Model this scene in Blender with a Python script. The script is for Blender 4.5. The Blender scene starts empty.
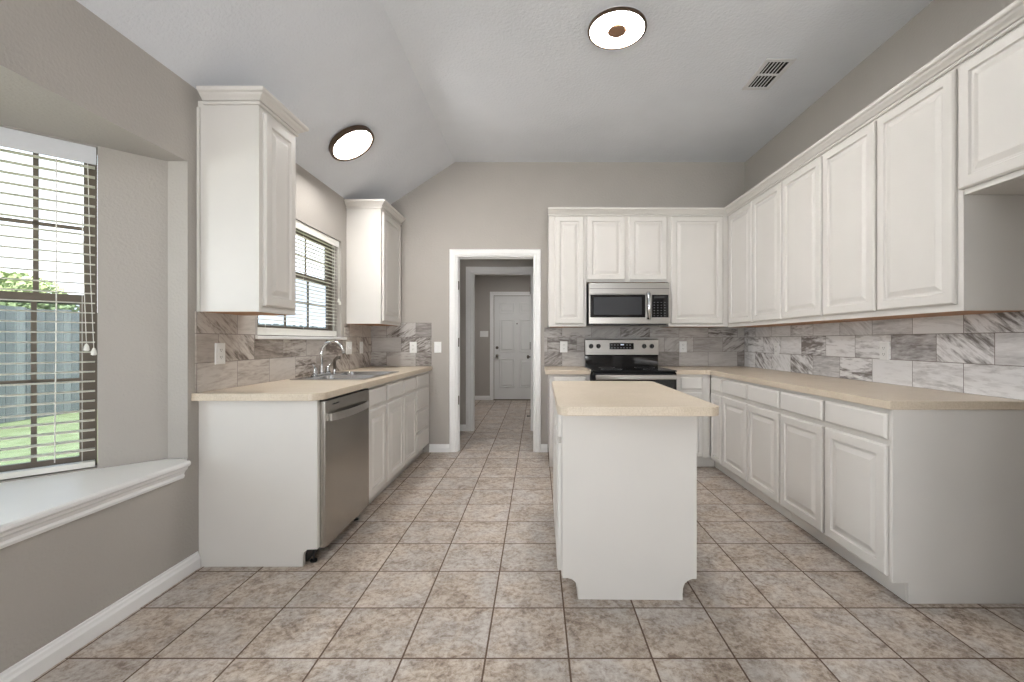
import bpy, bmesh, math, random
from mathutils import Vector, Matrix
random.seed(7)
S = bpy.context.scene
COL = S.collection
PI = math.pi

# ------------------------------------------------------------ camera, world, sun, exposure
cam_d = bpy.data.cameras.new('camera')
cam = bpy.data.objects.new('camera', cam_d); COL.objects.link(cam)
cam.location = (0, 0, 1.184); cam.rotation_euler = (PI/2, 0, 0)
cam_d.sensor_width = 36.0; cam_d.lens = 441/1024*36.0
cam_d.shift_x = -25/1024; cam_d.shift_y = 0.0
cam_d.clip_start = 0.05; cam_d.clip_end = 200
S.camera = cam
S.view_settings.view_transform = 'Standard'
S.view_settings.look = 'None'
S.view_settings.gamma = 1.0
S.view_settings.use_curve_mapping = False
S.view_settings.exposure = 0.0

W = bpy.data.worlds.new('sky'); S.world = W; W.use_nodes = True
wn = W.node_tree; wn.nodes.clear()
wo = wn.nodes.new('ShaderNodeOutputWorld'); wb = wn.nodes.new('ShaderNodeBackground')
wt = wn.nodes.new('ShaderNodeTexCoord'); ws = wn.nodes.new('ShaderNodeSeparateXYZ')
wr = wn.nodes.new('ShaderNodeValToRGB')
wr.color_ramp.elements[0].position = 0.0; wr.color_ramp.elements[0].color = (0.93, 0.96, 1.0, 1)
wr.color_ramp.elements[1].position = 0.9; wr.color_ramp.elements[1].color = (0.62, 0.78, 1.0, 1)
wn.links.new(wt.outputs['Generated'], ws.inputs[0]); wn.links.new(ws.outputs['Z'], wr.inputs[0])
wn.links.new(wr.outputs[0], wb.inputs[0]); wb.inputs[1].default_value = 2.7
wn.links.new(wb.outputs[0], wo.inputs[0])

sd = bpy.data.lights.new('sun', 'SUN'); sd.energy = 11; sd.angle = 0.02; sd.color = (1, .95, .86)
sun = bpy.data.objects.new('sun', sd); COL.objects.link(sun)
sun.rotation_euler = Vector((-0.25, 0.75, -0.95)).to_track_quat('-Z', 'Y').to_euler()

def area(name, loc, target, sx, sy, power, color=(1, 1, 1)):
    d = bpy.data.lights.new(name, 'AREA'); d.shape = 'RECTANGLE'; d.size = sx; d.size_y = sy
    d.energy = power; d.color = color
    o = bpy.data.objects.new(name, d); COL.objects.link(o); o.location = loc
    o.rotation_euler = (Vector(target)-Vector(loc)).to_track_quat('-Z', 'Z').to_euler()
    return o
# daylight entering by the windows of the dining side behind the camera, and by the bay, plus an added ceiling uplight
area('daylight_rear_windows', (-0.02, -3.95, 1.6), (-0.02, 2, 1.9), 3.3, 2.2, 30, (1.0, .985, .96))
area('ceiling_uplight', (-0.02, -4.5, 0.05), (-0.02, -0.5, 2.9), 3.3, 1.6, 600, (1.0, .985, .97))  # unseen area light added behind the camera to brighten the ceiling
area('daylight_bay', (-3.05, 0.73, 1.5), (2, 0.9, 1.3), 1.4, 1.5, 100, (.95, .98, 1.0))
area('entry_lamp_light', (-0.3, 7.4, 2.5), (-0.3, 7.4, 0), 0.5, 0.5, 19, (1, .97, .94))
area('hall_lamp_light', (-0.9, 5.3, 2.36), (-0.9, 5.3, 0), 0.25, 0.25, 1.0, (1, .96, .92))

# ------------------------------------------------------------ materials
def nmat(name):
    m = bpy.data.materials.new(name); m.use_nodes = True
    nt = m.node_tree; b = nt.nodes['Principled BSDF']
    return m, nt, b
def N(nt, t, **kw):
    n = nt.nodes.new('ShaderNode'+t)
    for k, v in kw.items():
        if isinstance(k, str) and hasattr(n, k): setattr(n, k, v)
    return n
def L(nt, a, b): nt.links.new(a, b)
def math_(nt, op, a, b=None, c=None):
    n = nt.nodes.new('ShaderNodeMath'); n.operation = op
    for i, v in enumerate((a, b, c)):
        if v is None: continue
        if isinstance(v, (int, float)): n.inputs[i].default_value = v
        else: nt.links.new(v, n.inputs[i])
    return n.outputs[0]
def geo(nt):
    g = nt.nodes.new('ShaderNodeNewGeometry'); return g.outputs['Position']
def noise(nt, vec, scale, detail=3, rough=.55, dist=0):
    n = nt.nodes.new('ShaderNodeTexNoise'); n.inputs['Scale'].default_value = scale
    n.inputs['Detail'].default_value = detail; n.inputs['Roughness'].default_value = rough
    n.inputs['Distortion'].default_value = dist
    if vec is not None: nt.links.new(vec, n.inputs['Vector'])
    return n.outputs['Fac']
def ramp(nt, fac, stops):
    r = nt.nodes.new('ShaderNodeValToRGB'); e = r.color_ramp.elements
    while len(e) < len(stops): e.new(0.5)
    for i, (p, c) in enumerate(stops):
        e[i].position = p; e[i].color = (*c, 1)
    nt.links.new(fac, r.inputs[0]); return r.outputs[0]
def bump(nt, b, h, strength, dist):
    n = nt.nodes.new('ShaderNodeBump'); n.inputs['Strength'].default_value = strength
    n.inputs['Distance'].default_value = dist; nt.links.new(h, n.inputs['Height'])
    nt.links.new(n.outputs[0], b.inputs['Normal'])
def paint(name, col, rough, bs=0, bscale=100, bd=.002, var=.02):
    m, nt, b = nmat(name)
    p = geo(nt)
    f = noise(nt, p, 3.0, 2)
    c2 = tuple(x*(1-var*2) for x in col)
    L(nt, ramp(nt, f, [(.3, c2), (.7, col)]), b.inputs['Base Color'])
    b.inputs['Roughness'].default_value = rough
    if bs: bump(nt, b, noise(nt, p, bscale, 3, .5), bs, bd)
    return m
def plain(name, col, rough, metal=0, **kw):
    m, nt, b = nmat(name)
    p = geo(nt)
    f = noise(nt, p, 40, 2)
    L(nt, ramp(nt, f, [(.3, tuple(x*.97 for x in col)), (.7, col)]), b.inputs['Base Color'])
    b.inputs['Roughness'].default_value = rough; b.inputs['Metallic'].default_value = metal
    return m
M = {}
M['wall'] = paint('wall_paint', (.43, .402, .370), .75, .55, 75, .004)
M['ceil'] = paint('ceiling_paint', (.735, .757, .80), .9, .8, 60, .005)
M['cab'] = paint('cabinet_paint', (.69, .663, .63), .42, .08, 30, .001)
M['endpanel'] = paint('end_panel_paint', (.69, .663, .63), .45)
M['trim'] = paint('trim_paint', (.86, .855, .85), .35)
M['door'] = paint('door_paint', (.74, .74, .73), .4)
M['blind'] = plain('blind_vinyl', (.82, .81, .76), .5)
def slat_mat():
    m = bpy.data.materials.new('blind_slat'); m.use_nodes = True; nt = m.node_tree; nt.nodes.clear()
    o = nt.nodes.new('ShaderNodeOutputMaterial'); mx = nt.nodes.new('ShaderNodeMixShader')
    a = nt.nodes.new('ShaderNodeBsdfDiffuse'); t = nt.nodes.new('ShaderNodeBsdfTranslucent')
    a.inputs[0].default_value = (.85, .84, .78, 1); t.inputs[0].default_value = (.80, .76, .66, 1); mx.inputs[0].default_value = .35
    nt.links.new(a.outputs[0], mx.inputs[1]); nt.links.new(t.outputs[0], mx.inputs[2]); nt.links.new(mx.outputs[0], o.inputs[0]); return m
M['slat'] = slat_mat()
M['valance'] = plain('valance_vinyl', (.66, .67, .70), .5)
M['bronze_frame'] = plain('window_frame_bronze', (.17, .14, .11), .5, .2)
M['bronze'] = plain('lamp_rim_bronze', (.10, .065, .045), .4, .6)
M['black'] = plain('black_plastic', (.012, .012, .013), .35)
M['glassblack'] = plain('black_glass', (.008, .008, .009), .06)
M['greyglass'] = plain('oven_window_glass', (.045, .047, .052), .12)
M['chrome'] = plain('chrome', (.72, .73, .75), .12, 1)
M['knobmetal'] = plain('aged_nickel', (.16, .14, .12), .35, .9)
M['plate'] = plain('white_plastic', (.85, .85, .84), .35)
M['slot'] = plain('dark_slot', (.03, .03, .03), .6)
M['rawwood'] = plain('unpainted_wood', (.42, .22, .11), .6)
M['duct_shade'] = plain('duct_shade_black', (.006, .006, .006), .9)
M['button'] = plain('button_grey', (.20, .20, .21), .5)
M['ventwhite'] = plain('vent_white', (.66, .66, .67), .5)

def steel(name, axis, col=(.52, .50, .475), rough=.30):
    m, nt, b = nmat(name)
    p = geo(nt); mp = nt.nodes.new('ShaderNodeMapping')
    sc = [600, 600, 600]; sc[axis] = 4
    mp.inputs['Scale'].default_value = sc; L(nt, p, mp.inputs['Vector'])
    f = noise(nt, mp.outputs[0], 1.0, 2)
    L(nt, ramp(nt, f, [(.25, tuple(x*.92 for x in col)), (.75, col)]), b.inputs['Base Color'])
    b.inputs['Metallic'].default_value = 1.0
    b.inputs['Roughness'].default_value = rough
    bump(nt, b, f, .06, .0005)
    return m
M['steel_x'] = steel('brushed_steel_horizontal', 0)
M['steel_y'] = steel('brushed_steel_dishwasher', 1, (.46, .435, .40), .27)
M['steel_sink'] = steel('sink_steel', 1, (.55, .55, .55), .22)

def laminate():
    m, nt, b = nmat('beige_laminate')
    p = geo(nt)
    f = noise(nt, p, 170, 4, .7); g = noise(nt, p, 5, 2)
    mx = math_(nt, 'ADD', math_(nt, 'MULTIPLY', f, .75), math_(nt, 'MULTIPLY', g, .25))
    L(nt, ramp(nt, mx, [(.36, (.52, .43, .32)), (.5, (.615, .525, .415)), (.64, (.68, .59, .48))]), b.inputs['Base Color'])
    b.inputs['Roughness'].default_value = .33
    return m
M['lam'] = laminate()

def combine(nt, x, y, z):
    c = nt.nodes.new('ShaderNodeCombineXYZ')
    for i, v in enumerate((x, y, z)):
        if isinstance(v, (int, float)): c.inputs[i].default_value = v
        else: nt.links.new(v, c.inputs[i])
    return c.outputs[0]
def wnoise(nt, vec):
    n = nt.nodes.new('ShaderNodeTexWhiteNoise'); n.noise_dimensions = '3D'
    nt.links.new(vec, n.inputs['Vector']); return n.outputs['Value'], n.outputs['Color']
def edge(nt, fr, size, gw):   # 1 inside joint
    a = math_(nt, 'MINIMUM', fr, math_(nt, 'SUBTRACT', 1.0, fr))
    return math_(nt, 'LESS_THAN', math_(nt, 'MULTIPLY', a, size), gw/2)
def mixc(nt, fac, a, b):
    n = nt.nodes.new('ShaderNodeMix'); n.data_type = 'RGBA'
    nt.links.new(fac, n.inputs[0]) if not isinstance(fac, (int, float)) else setattr(n.inputs[0], 'default_value', fac)
    for s, v in ((n.inputs[6], a), (n.inputs[7], b)):
        if isinstance(v, tuple): s.default_value = (*v, 1)
        else: nt.links.new(v, s)
    return n.outputs[2]
def mixmul(nt, col, val):
    n = nt.nodes.new('ShaderNodeVectorMath'); n.operation = 'SCALE'
    nt.links.new(col, n.inputs[0]); nt.links.new(val, n.inputs['Scale']); return n.outputs[0]

def floor_mat():
    m, nt, b = nmat('floor_tile'); T = .311
    p = geo(nt); s = nt.nodes.new('ShaderNodeSeparateXYZ'); L(nt, p, s.inputs[0])
    u = math_(nt, 'DIVIDE', math_(nt, 'SUBTRACT', s.outputs[0], .1185), T)
    v = math_(nt, 'DIVIDE', math_(nt, 'SUBTRACT', s.outputs[1], 2.267), T)
    fu, fv = math_(nt, 'FRACT', u), math_(nt, 'FRACT', v)
    cu, cv = math_(nt, 'FLOOR', u), math_(nt, 'FLOOR', v)
    rv, rc = wnoise(nt, combine(nt, cu, cv, 3.3))
    off = nt.nodes.new('ShaderNodeVectorMath'); off.operation = 'MULTIPLY_ADD'
    L(nt, rc, off.inputs[0]); off.inputs[1].default_value = (20, 20, 20); L(nt, p, off.inputs[2])
    f1 = noise(nt, off.outputs[0], 10, 7, .72, .7)
    f2 = noise(nt, off.outputs[0], 45, 5, .75, .4)
    f3 = noise(nt, off.outputs[0], 4.5, 3, .6, .5)
    f = math_(nt, 'ADD', math_(nt, 'MULTIPLY', f1, .45), math_(nt, 'MULTIPLY', f2, .55))
    c1 = ramp(nt, f, [(.39, (.20, .145, .11)), (.46, (.37, .295, .235)), (.52, (.50, .42, .35)), (.60, (.62, .555, .49))])
    c2 = ramp(nt, f, [(.39, (.24, .19, .155)), (.47, (.41, .355, .315)), (.58, (.58, .545, .51))])
    col = mixc(nt, ramp(nt, f3, [(.42, (0, 0, 0)), (.6, (1, 1, 1))]), c1, c2)
    col = mixmul(nt, col, math_(nt, 'ADD', math_(nt, 'MULTIPLY', rv, .16), .89))
    e = math_(nt, 'MAXIMUM', edge(nt, fu, T, .007), edge(nt, fv, T, .007))
    L(nt, mixc(nt, e, col, (.12, .075, .05)), b.inputs['Base Color'])
    L(nt, math_(nt, 'ADD', math_(nt, 'MULTIPLY', e, .4), math_(nt, 'ADD', .30, math_(nt, 'MULTIPLY', f, .25))), b.inputs['Roughness'])
    bump(nt, b, math_(nt, 'SUBTRACT', math_(nt, 'MULTIPLY', f, .35), e), .35, .003)
    return m
M['floor'] = floor_mat()

def splash_mat(name, axis, joint, cool=0.0, amp=.6, br=1.0):
    m, nt, b = nmat(name); TW, TH = .311, .1547
    p = geo(nt); s = nt.nodes.new('ShaderNodeSeparateXYZ'); L(nt, p, s.inputs[0])
    a = s.outputs[axis]; z = s.outputs[2]
    v = math_(nt, 'DIVIDE', math_(nt, 'SUBTRACT', z, .914), TH)
    cv = math_(nt, 'FLOOR', v); fv = math_(nt, 'FRACT', v)
    odd = math_(nt, 'MULTIPLY', math_(nt, 'MODULO', cv, 2.0), .5)
    u = math_(nt, 'ADD', math_(nt, 'DIVIDE', math_(nt, 'SUBTRACT', a, joint), TW), odd)
    cu = math_(nt, 'FLOOR', u); fu = math_(nt, 'FRACT', u)
    r, rc = wnoise(nt, combine(nt, cu, cv, axis*7+2.9))
    r2, _ = wnoise(nt, combine(nt, cu, cv, axis*5+9.1))
    # rotated streak coordinates, one direction per tile
    ang = math_(nt, 'ADD', math_(nt, 'MULTIPLY', math_(nt, 'GREATER_THAN', r2, .52), amp), math_(nt, 'MULTIPLY', math_(nt, 'SUBTRACT', r, .5), .16))
    ca, sa = math_(nt, 'COSINE', ang), math_(nt, 'SINE', ang)
    x1 = math_(nt, 'ADD', math_(nt, 'MULTIPLY', a, ca), math_(nt, 'MULTIPLY', z, sa))
    y1 = math_(nt, 'SUBTRACT', math_(nt, 'MULTIPLY', z, ca), math_(nt, 'MULTIPLY', a, sa))
    vec = combine(nt, math_(nt, 'MULTIPLY', x1, 2.6), math_(nt, 'MULTIPLY', y1, 17.0), math_(nt, 'MULTIPLY', r, 40.0))
    f1 = noise(nt, vec, 1.0, 6, .62, .9)
    vec2 = combine(nt, math_(nt, 'MULTIPLY', x1, 14.0), math_(nt, 'MULTIPLY', y1, 60.0), math_(nt, 'MULTIPLY', r, 20.0))
    f2 = noise(nt, vec2, 1.0, 4, .6, .4)
    f = math_(nt, 'ADD', math_(nt, 'MULTIPLY', f1, .58), math_(nt, 'MULTIPLY', f2, .42))
    r3, _ = wnoise(nt, combine(nt, cu, cv, axis*3+4.4))
    con = math_(nt, 'ADD', .45, math_(nt, 'MULTIPLY', math_(nt, 'POWER', r3, 1.6), 1.5))
    f = math_(nt, 'ADD', .52, math_(nt, 'MULTIPLY', math_(nt, 'SUBTRACT', f, .5), con))
    f = math_(nt, 'ADD', f, math_(nt, 'MULTIPLY', math_(nt, 'SUBTRACT', r, .5), .17))
    k = cool
    def cc(w, c): return tuple(w[i]*(1-k)+c[i]*k for i in range(3))
    col = ramp(nt, f, [(.36, cc((.14, .105, .085), (.15, .135, .13))), (.44, cc((.28, .235, .20), (.33, .325, .33))),
                       (.51, cc((.42, .365, .32), (.485, .48, .485))), (.60, cc((.53, .48, .43), (.62, .62, .63)))])
    col = mixmul(nt, col, math_(nt, 'ADD', br, 0.0))
    e = math_(nt, 'MAXIMUM', edge(nt, fu, TW, .0035), edge(nt, fv, TH, .0035))
    L(nt, mixc(nt, e, col, (.20, .175, .16)), b.inputs['Base Color'])
    b.inputs['Roughness'].default_value = .38
    bump(nt, b, math_(nt, 'SUBTRACT', 1.0, e), .3, .002)
    return m
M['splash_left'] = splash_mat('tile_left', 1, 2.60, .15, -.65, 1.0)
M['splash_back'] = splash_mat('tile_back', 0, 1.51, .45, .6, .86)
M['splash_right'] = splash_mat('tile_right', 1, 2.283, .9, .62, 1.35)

def emit(name, col, st):
    m = bpy.data.materials.new(name); m.use_nodes = True; nt = m.node_tree; nt.nodes.clear()
    o = nt.nodes.new('ShaderNodeOutputMaterial'); e = nt.nodes.new('ShaderNodeEmission')
    e.inputs[0].default_value = (*col, 1); e.inputs[1].default_value = st
    L(nt, e.outputs[0], o.inputs[0]); return m
M['diffuser'] = emit('lamp_diffuser', (1.0, .97, .935), 112.0)
M['halo'] = emit('lamp_backlight', (1.0, .95, .90), .8)
M['led'] = emit('display_led', (.75, .85, 1.0), 1.0)
def pane(name, tint, gl):
    m = bpy.data.materials.new(name); m.use_nodes = True; nt = m.node_tree; nt.nodes.clear()
    o = nt.nodes.new('ShaderNodeOutputMaterial'); mx = nt.nodes.new('ShaderNodeMixShader')
    t = nt.nodes.new('ShaderNodeBsdfTransparent'); g = nt.nodes.new('ShaderNodeBsdfGlossy')
    t.inputs[0].default_value = (*tint, 1); g.inputs['Roughness'].default_value = .02
    mx.inputs[0].default_value = gl
    L(nt, t.outputs[0], mx.inputs[1]); L(nt, g.outputs[0], mx.inputs[2]); L(nt, mx.outputs[0], o.inputs[0])
    return m
M['pane'] = pane('window_glass', (.97, .98, .98), .05)
M['screen'] = pane('screened_glass', (.70, .74, .775), .05)

def grass_mat():
    m, nt, b = nmat('lawn'); p = geo(nt)
    L(nt, ramp(nt, noise(nt, p, 6, 5), [(.35, (.26, .31, .13)), (.65, (.38, .43, .22))]), b.inputs['Base Color'])
    b.inputs['Roughness'].default_value = .9; bump(nt, b, noise(nt, p, 60, 3), .6, .03); return m
def fence_mat():
    m, nt, b = nmat('weathered_fence'); p = geo(nt); s = nt.nodes.new('ShaderNodeSeparateXYZ'); L(nt, p, s.inputs[0])
    r, _ = wnoise(nt, combine(nt, math_(nt, 'FLOOR', math_(nt, 'DIVIDE', s.outputs[1], .14)), 1.0, 2.0))
    st = noise(nt, combine(nt, math_(nt, 'MULTIPLY', s.outputs[1], 40.0), 0.0, math_(nt, 'MULTIPLY', s.outputs[2], 2.0)), 1.0, 4)
    f = math_(nt, 'ADD', math_(nt, 'MULTIPLY', r, .5), math_(nt, 'MULTIPLY', st, .5))
    L(nt, ramp(nt, f, [(.2, (.12, .13, .13)), (.5, (.23, .24, .24)), (.8, (.40, .41, .40))]), b.inputs['Base Color'])
    b.inputs['Roughness'].default_value = .9; return m
def leaf_mat():
    m, nt, b = nmat('foliage'); p = geo(nt)
    L(nt, ramp(nt, noise(nt, p, 8, 4), [(.3, (.16, .24, .10)), (.7, (.45, .52, .25))]), b.inputs['Base Color'])
    b.inputs['Roughness'].default_value = .7; return m
M['grass'] = grass_mat(); M['fence'] = fence_mat(); M['leaf'] = leaf_mat()
M['bark'] = plain('bark', (.12, .08, .05), .9)

# ------------------------------------------------------------ mesh helpers
def box(bm, x0, x1, y0, y1, z0, z1):
    if x0 > x1: x0, x1 = x1, x0
    if y0 > y1: y0, y1 = y1, y0
    if z0 > z1: z0, z1 = z1, z0
    v = [bm.verts.new((x, y, z)) for z in (z0, z1) for y in (y0, y1) for x in (x0, x1)]
    for f in ((0, 2, 3, 1), (4, 5, 7, 6), (0, 1, 5, 4), (2, 6, 7, 3), (0, 4, 6, 2), (1, 3, 7, 5)):
        bm.faces.new([v[i] for i in f])
def BX(*a):
    bm = bmesh.new(); box(bm, *a); return bm
def prism(bm, pts, h0, h1, axis=2):
    """pts: 2D polygon; extruded along axis. axis 2: (x,y)->z ; axis 1: (x,z)->y ; axis 0: (y,z)->x"""
    def mk(p, h):
        return {2: (p[0], p[1], h), 1: (p[0], h, p[1]), 0: (h, p[0], p[1])}[axis]
    a = [bm.verts.new(mk(p, h0)) for p in pts]; b = [bm.verts.new(mk(p, h1)) for p in pts]
    n = len(pts)
    bm.faces.new(a); bm.faces.new(list(reversed(b)))
    for i in range(n): bm.faces.new((a[i], b[i], b[(i+1) % n], a[(i+1) % n]))
def holed(bm, outer, holes, z0, z1, mk=lambda x, y, z: (x, y, z)):
    """plate with holes, extruded z0..z1"""
    for z in (z0, z1):
        es = []
        for loop in [outer]+holes:
            vs = [bm.verts.new(mk(p[0], p[1], z)) for p in loop]
            for i in range(len(vs)): es.append(bm.edges.new((vs[i], vs[(i+1) % len(vs)])))
        bmesh.ops.triangle_fill(bm, use_beauty=True, edges=es)
    for loop in [outer]+holes:
        n = len(loop)
        a = [bm.verts.new(mk(p[0], p[1], z0)) for p in loop]; b = [bm.verts.new(mk(p[0], p[1], z1)) for p in loop]
        for i in range(n): bm.faces.new((a[i], a[(i+1) % n], b[(i+1) % n], b[i]))
    bmesh.ops.remove_doubles(bm, verts=bm.verts, dist=1e-5)
def rrect(x0, x1, y0, y1, r, n=6, corners=(1, 1, 1, 1)):
    """corners: (x0y0, x1y0, x1y1, x0y1) rounded flags"""
    out = []
    cs = [(x0, y0, PI, 1, 1), (x1, y0, 1.5*PI, -1, 1), (x1, y1, 0, -1, -1), (x0, y1, .5*PI, 1, -1)]
    for fl, (cx, cy, a0, sx, sy) in zip(corners, cs):
        if not fl or r <= 0: out.append((cx, cy)); continue
        ox, oy = cx+sx*r, cy+sy*r
        for i in range(n+1):
            a = a0+.5*PI*i/n; out.append((ox+r*math.cos(a), oy+r*math.sin(a)))
    return out
def lathe(bm, prof, c, axis=Vector((0, 0, 1)), seg=32, cap=True):
    """prof: (radius, height) list along axis from point c"""
    q = Vector((0, 0, 1)).rotation_difference(Vector(axis).normalized())
    rings = []
    for r, h in prof:
        rings.append([bm.verts.new(Vector(c)+q @ Vector((r*math.cos(2*PI*i/seg), r*math.sin(2*PI*i/seg), h))) for i in range(seg)])
    for a, b in zip(rings, rings[1:]):
        for i in range(seg): bm.faces.new((a[i], a[(i+1) % seg], b[(i+1) % seg], b[i]))
    if cap:
        bm.faces.new(list(reversed(rings[0]))); bm.faces.new(rings[-1])
def tube(bm, pts, r, seg=12):
    pts = [Vector(p) for p in pts]; rs = r if isinstance(r, (list, tuple)) else [r]*len(pts)
    rings = []; up = None
    for i, p in enumerate(pts):
        d = (pts[min(i+1, len(pts)-1)]-pts[max(i-1, 0)]).normalized()
        if up is None:
            up = d.orthogonal().normalized()
        else:
            up = (up-d*up.dot(d)).normalized()
        s = d.cross(up)
        rings.append([bm.verts.new(p+(up*math.cos(2*PI*k/seg)+s*math.sin(2*PI*k/seg))*rs[i]) for k in range(seg)])
    for a, b in zip(rings, rings[1:]):
        for i in range(seg): bm.faces.new((a[i], a[(i+1) % seg], b[(i+1) % seg], b[i]))
    bm.faces.new(list(reversed(rings[0]))); bm.faces.new(rings[-1])
def wpos(o):
    v = Vector((0, 0, 0))
    while o: v += o.location; o = o.parent
    return v
def obj(name, bm, mat, parent=None, bevel=0, smooth=False, seg=2):
    """world-space bmesh -> one mesh object; origin at its own base (top level) or its parent's origin"""
    bmesh.ops.recalc_face_normals(bm, faces=bm.faces)
    if parent is None:
        xs = [v.co for v in bm.verts]
        o0 = Vector(((min(v.x for v in xs)+max(v.x for v in xs))/2, (min(v.y for v in xs)+max(v.y for v in xs))/2, min(v.z for v in xs)))
    else: o0 = wpos(parent)
    bmesh.ops.translate(bm, verts=bm.verts, vec=-o0)
    me = bpy.data.meshes.new(name); bm.to_mesh(me); bm.free()
    me.materials.append(mat)
    o = bpy.data.objects.new(name, me); COL.objects.link(o)
    if parent is None: o.location = o0
    else: o.parent = parent
    if bevel:
        b = o.modifiers.new('bevel', 'BEVEL'); b.width = bevel; b.segments = seg; b.limit_method = 'ANGLE'; b.angle_limit = .6
    if smooth:
        for p in me.polygons: p.use_smooth = True
    return o
def tag(o, label, cat, group=None):
    o['label'] = label; o['category'] = cat
    if group: o['group'] = group
    return o
def thing(name, label, cat, loc, group=None):
    o = bpy.data.objects.new(name, None); COL.objects.link(o); o.location = loc; o.empty_display_size = .1
    return tag(o, label, cat, group)
def struct(name, bm, mat, parent=None, bevel=0):
    o = obj(name, bm, mat, parent, bevel)
    if parent is None: o['kind'] = 'structure'
    return o

# frames: local (a along face, d outward, z up) -> world
class Face:
    def __init__(s, kind, plane):
        s.k, s.p = kind, plane
    def pt(s, a, d, z):
        if s.k == '-Y': return (a, s.p-d, z)
        if s.k == '-X': return (s.p-d, a, z)
        if s.k == '+X': return (s.p+d, a, z)
        if s.k == '+Y': return (a, s.p+d, z)
    def box(s, bm, a0, a1, d0, d1, z0, z1):
        p, q = s.pt(a0, d0, z0), s.pt(a1, d1, z1)
        box(bm, p[0], q[0], p[1], q[1], p[2], q[2])
    def rings(s, bm, a0, a1, z0, z1, prof):
        """nested rectangles (inset, depth); first ring closed at the back, last at the front"""
        R = []
        for i, d in prof:
            R.append([bm.verts.new(s.pt(a, d, z)) for a, z in ((a0+i, z0+i), (a1-i, z0+i), (a1-i, z1-i), (a0+i, z1-i))])
        for A, B in zip(R, R[1:]):
            for i in range(4): bm.faces.new((A[i], A[(i+1) % 4], B[(i+1) % 4], B[i]))
        bm.faces.new(list(reversed(R[0]))); bm.faces.new(R[-1])
RAISED = [(0, .0005), (0, .013), (.007, .0195), (.050, .0195), (.055, .0100), (.066, .0100), (.092, .0185), (.094, .0185)]
SLABF = [(0, .0005), (0, .012), (.010, .0195)]
def raised_door(F, a0, a1, z0, z1, parent, name='door', mat=None):
    bm = bmesh.new(); w = min(a1-a0, z1-z0)
    k = 1.0 if w > .26 else .72
    F.rings(bm, a0, a1, z0, z1, [(i*k, d) for i, d in RAISED])
    return obj(name, bm, mat or M['cab'], parent)
def drawer_front(F, a0, a1, z0, z1, parent):
    bm = bmesh.new(); F.rings(bm, a0, a1, z0, z1, SLABF); return obj('drawer', bm, M['cab'], parent)

CTOP, CBOT = .914, .876

# ------------------------------------------------------------ room shell
XL, XR, YB, YR = -1.775, 2.217, 4.70, -3.6     # left wall, right wall, back wall, rear wall
CZ = 3.09; CREASE = -.874; SL = .66
def cz(x): return CZ if x > CREASE else CZ+SL*(x-CREASE)

struct('floor', BX(-3.0, 2.5, YR-.2, 9.1, -.08, 0), M['floor'])
bm = bmesh.new()
prism(bm, [(XR+.13, CZ), (XR+.13, CZ+.12), (CREASE, CZ+.12), (XL-.115, cz(XL-.115)+.12), (XL-.115, cz(XL-.115)), (CREASE, CZ)], YR-.1, YB+.115, 1)
struct('ceiling', bm, M['ceil'])
# back wall with doorway
DX0, DX1, DZ = -.865, -.020, 2.10
bm = bmesh.new()
box(bm, XL, DX0, YB, YB+.115, 0, 2.44); box(bm, DX1, XR, YB, YB+.115, 0, 2.44)
box(bm, DX0, DX1, YB, YB+.115, DZ, 2.44)
prism(bm, [(XL, 2.44), (XR, 2.44), (XR, CZ), (CREASE, CZ), (XL, cz(XL))], YB, YB+.115, 1)
struct('wall_back', bm, M['wall'])
struct('wall_right', BX(XR, XR+.12, YR-.1, YB+.115, 0, CZ), M['wall'])
# unseen block beside the refrigerator alcove, added to shade the right end panels
bm = bmesh.new(); box(bm, 1.56, XR, .16, 1.02, 0, CZ); struct('wall_alcove_shade', bm, M['wall'])
# left wall: bay opening, sink window
BY0, BY1, BZ0, BZ1 = -.79, 2.24, .545, 2.097
WY0, WY1, WZ0, WZ1 = 2.80, 4.00, 1.20, 2.085
zt = cz(XL)
bm = bmesh.new()
holed(bm, [(YR-.1, 0), (YB+.115, 0), (YB+.115, zt), (YR-.1, zt)],
      [[(BY0, BZ0), (BY1, BZ0), (BY1, BZ1), (BY0, BZ1)], [(WY0, WZ0), (WY1, WZ0), (WY1, WZ1), (WY0, WZ1)]],
      XL-.10, XL, mk=lambda y, z, x: (x, y, z))
struct('wall_left', bm, M['wall'])
# rear wall with two broad window openings (daylight side, behind the camera)
bm = bmesh.new()
holed(bm, [(XL, 0), (XR, 0), (XR, CZ), (CREASE, CZ), (XL, zt)],
      [[(-1.55, .35), (-.15, .35), (-.15, 2.4), (-1.55, 2.4)], [(.05, .35), (1.5, .35), (1.5, 2.4), (.05, 2.4)]],
      YR-.1, YR, mk=lambda x, z, y: (x, y, z))
struct('wall_rear', bm, M['wall'])
for i, (a, b_) in enumerate(((-1.55, -.15), (.05, 1.5))):
    bm = bmesh.new(); F = Face('+Y', YR-.07)
    for (p, q, r, s) in ((a, a+.06, .35, 2.4), (b_-.06, b_, .35, 2.4), (a+.06, b_-.06, .35, .41), (a+.06, b_-.06, 2.34, 2.4), (a+.06, b_-.06, 1.35, 1.4)):
        F.box(bm, p, q, 0, .04, r, s)
    w = struct('window_%d' % (4+i), bm, M['trim'])
    obj('pane', BX(a+.06, b_-.06, YR-.055, YR-.05, .41, 2.34), M['pane'], w)

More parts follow.
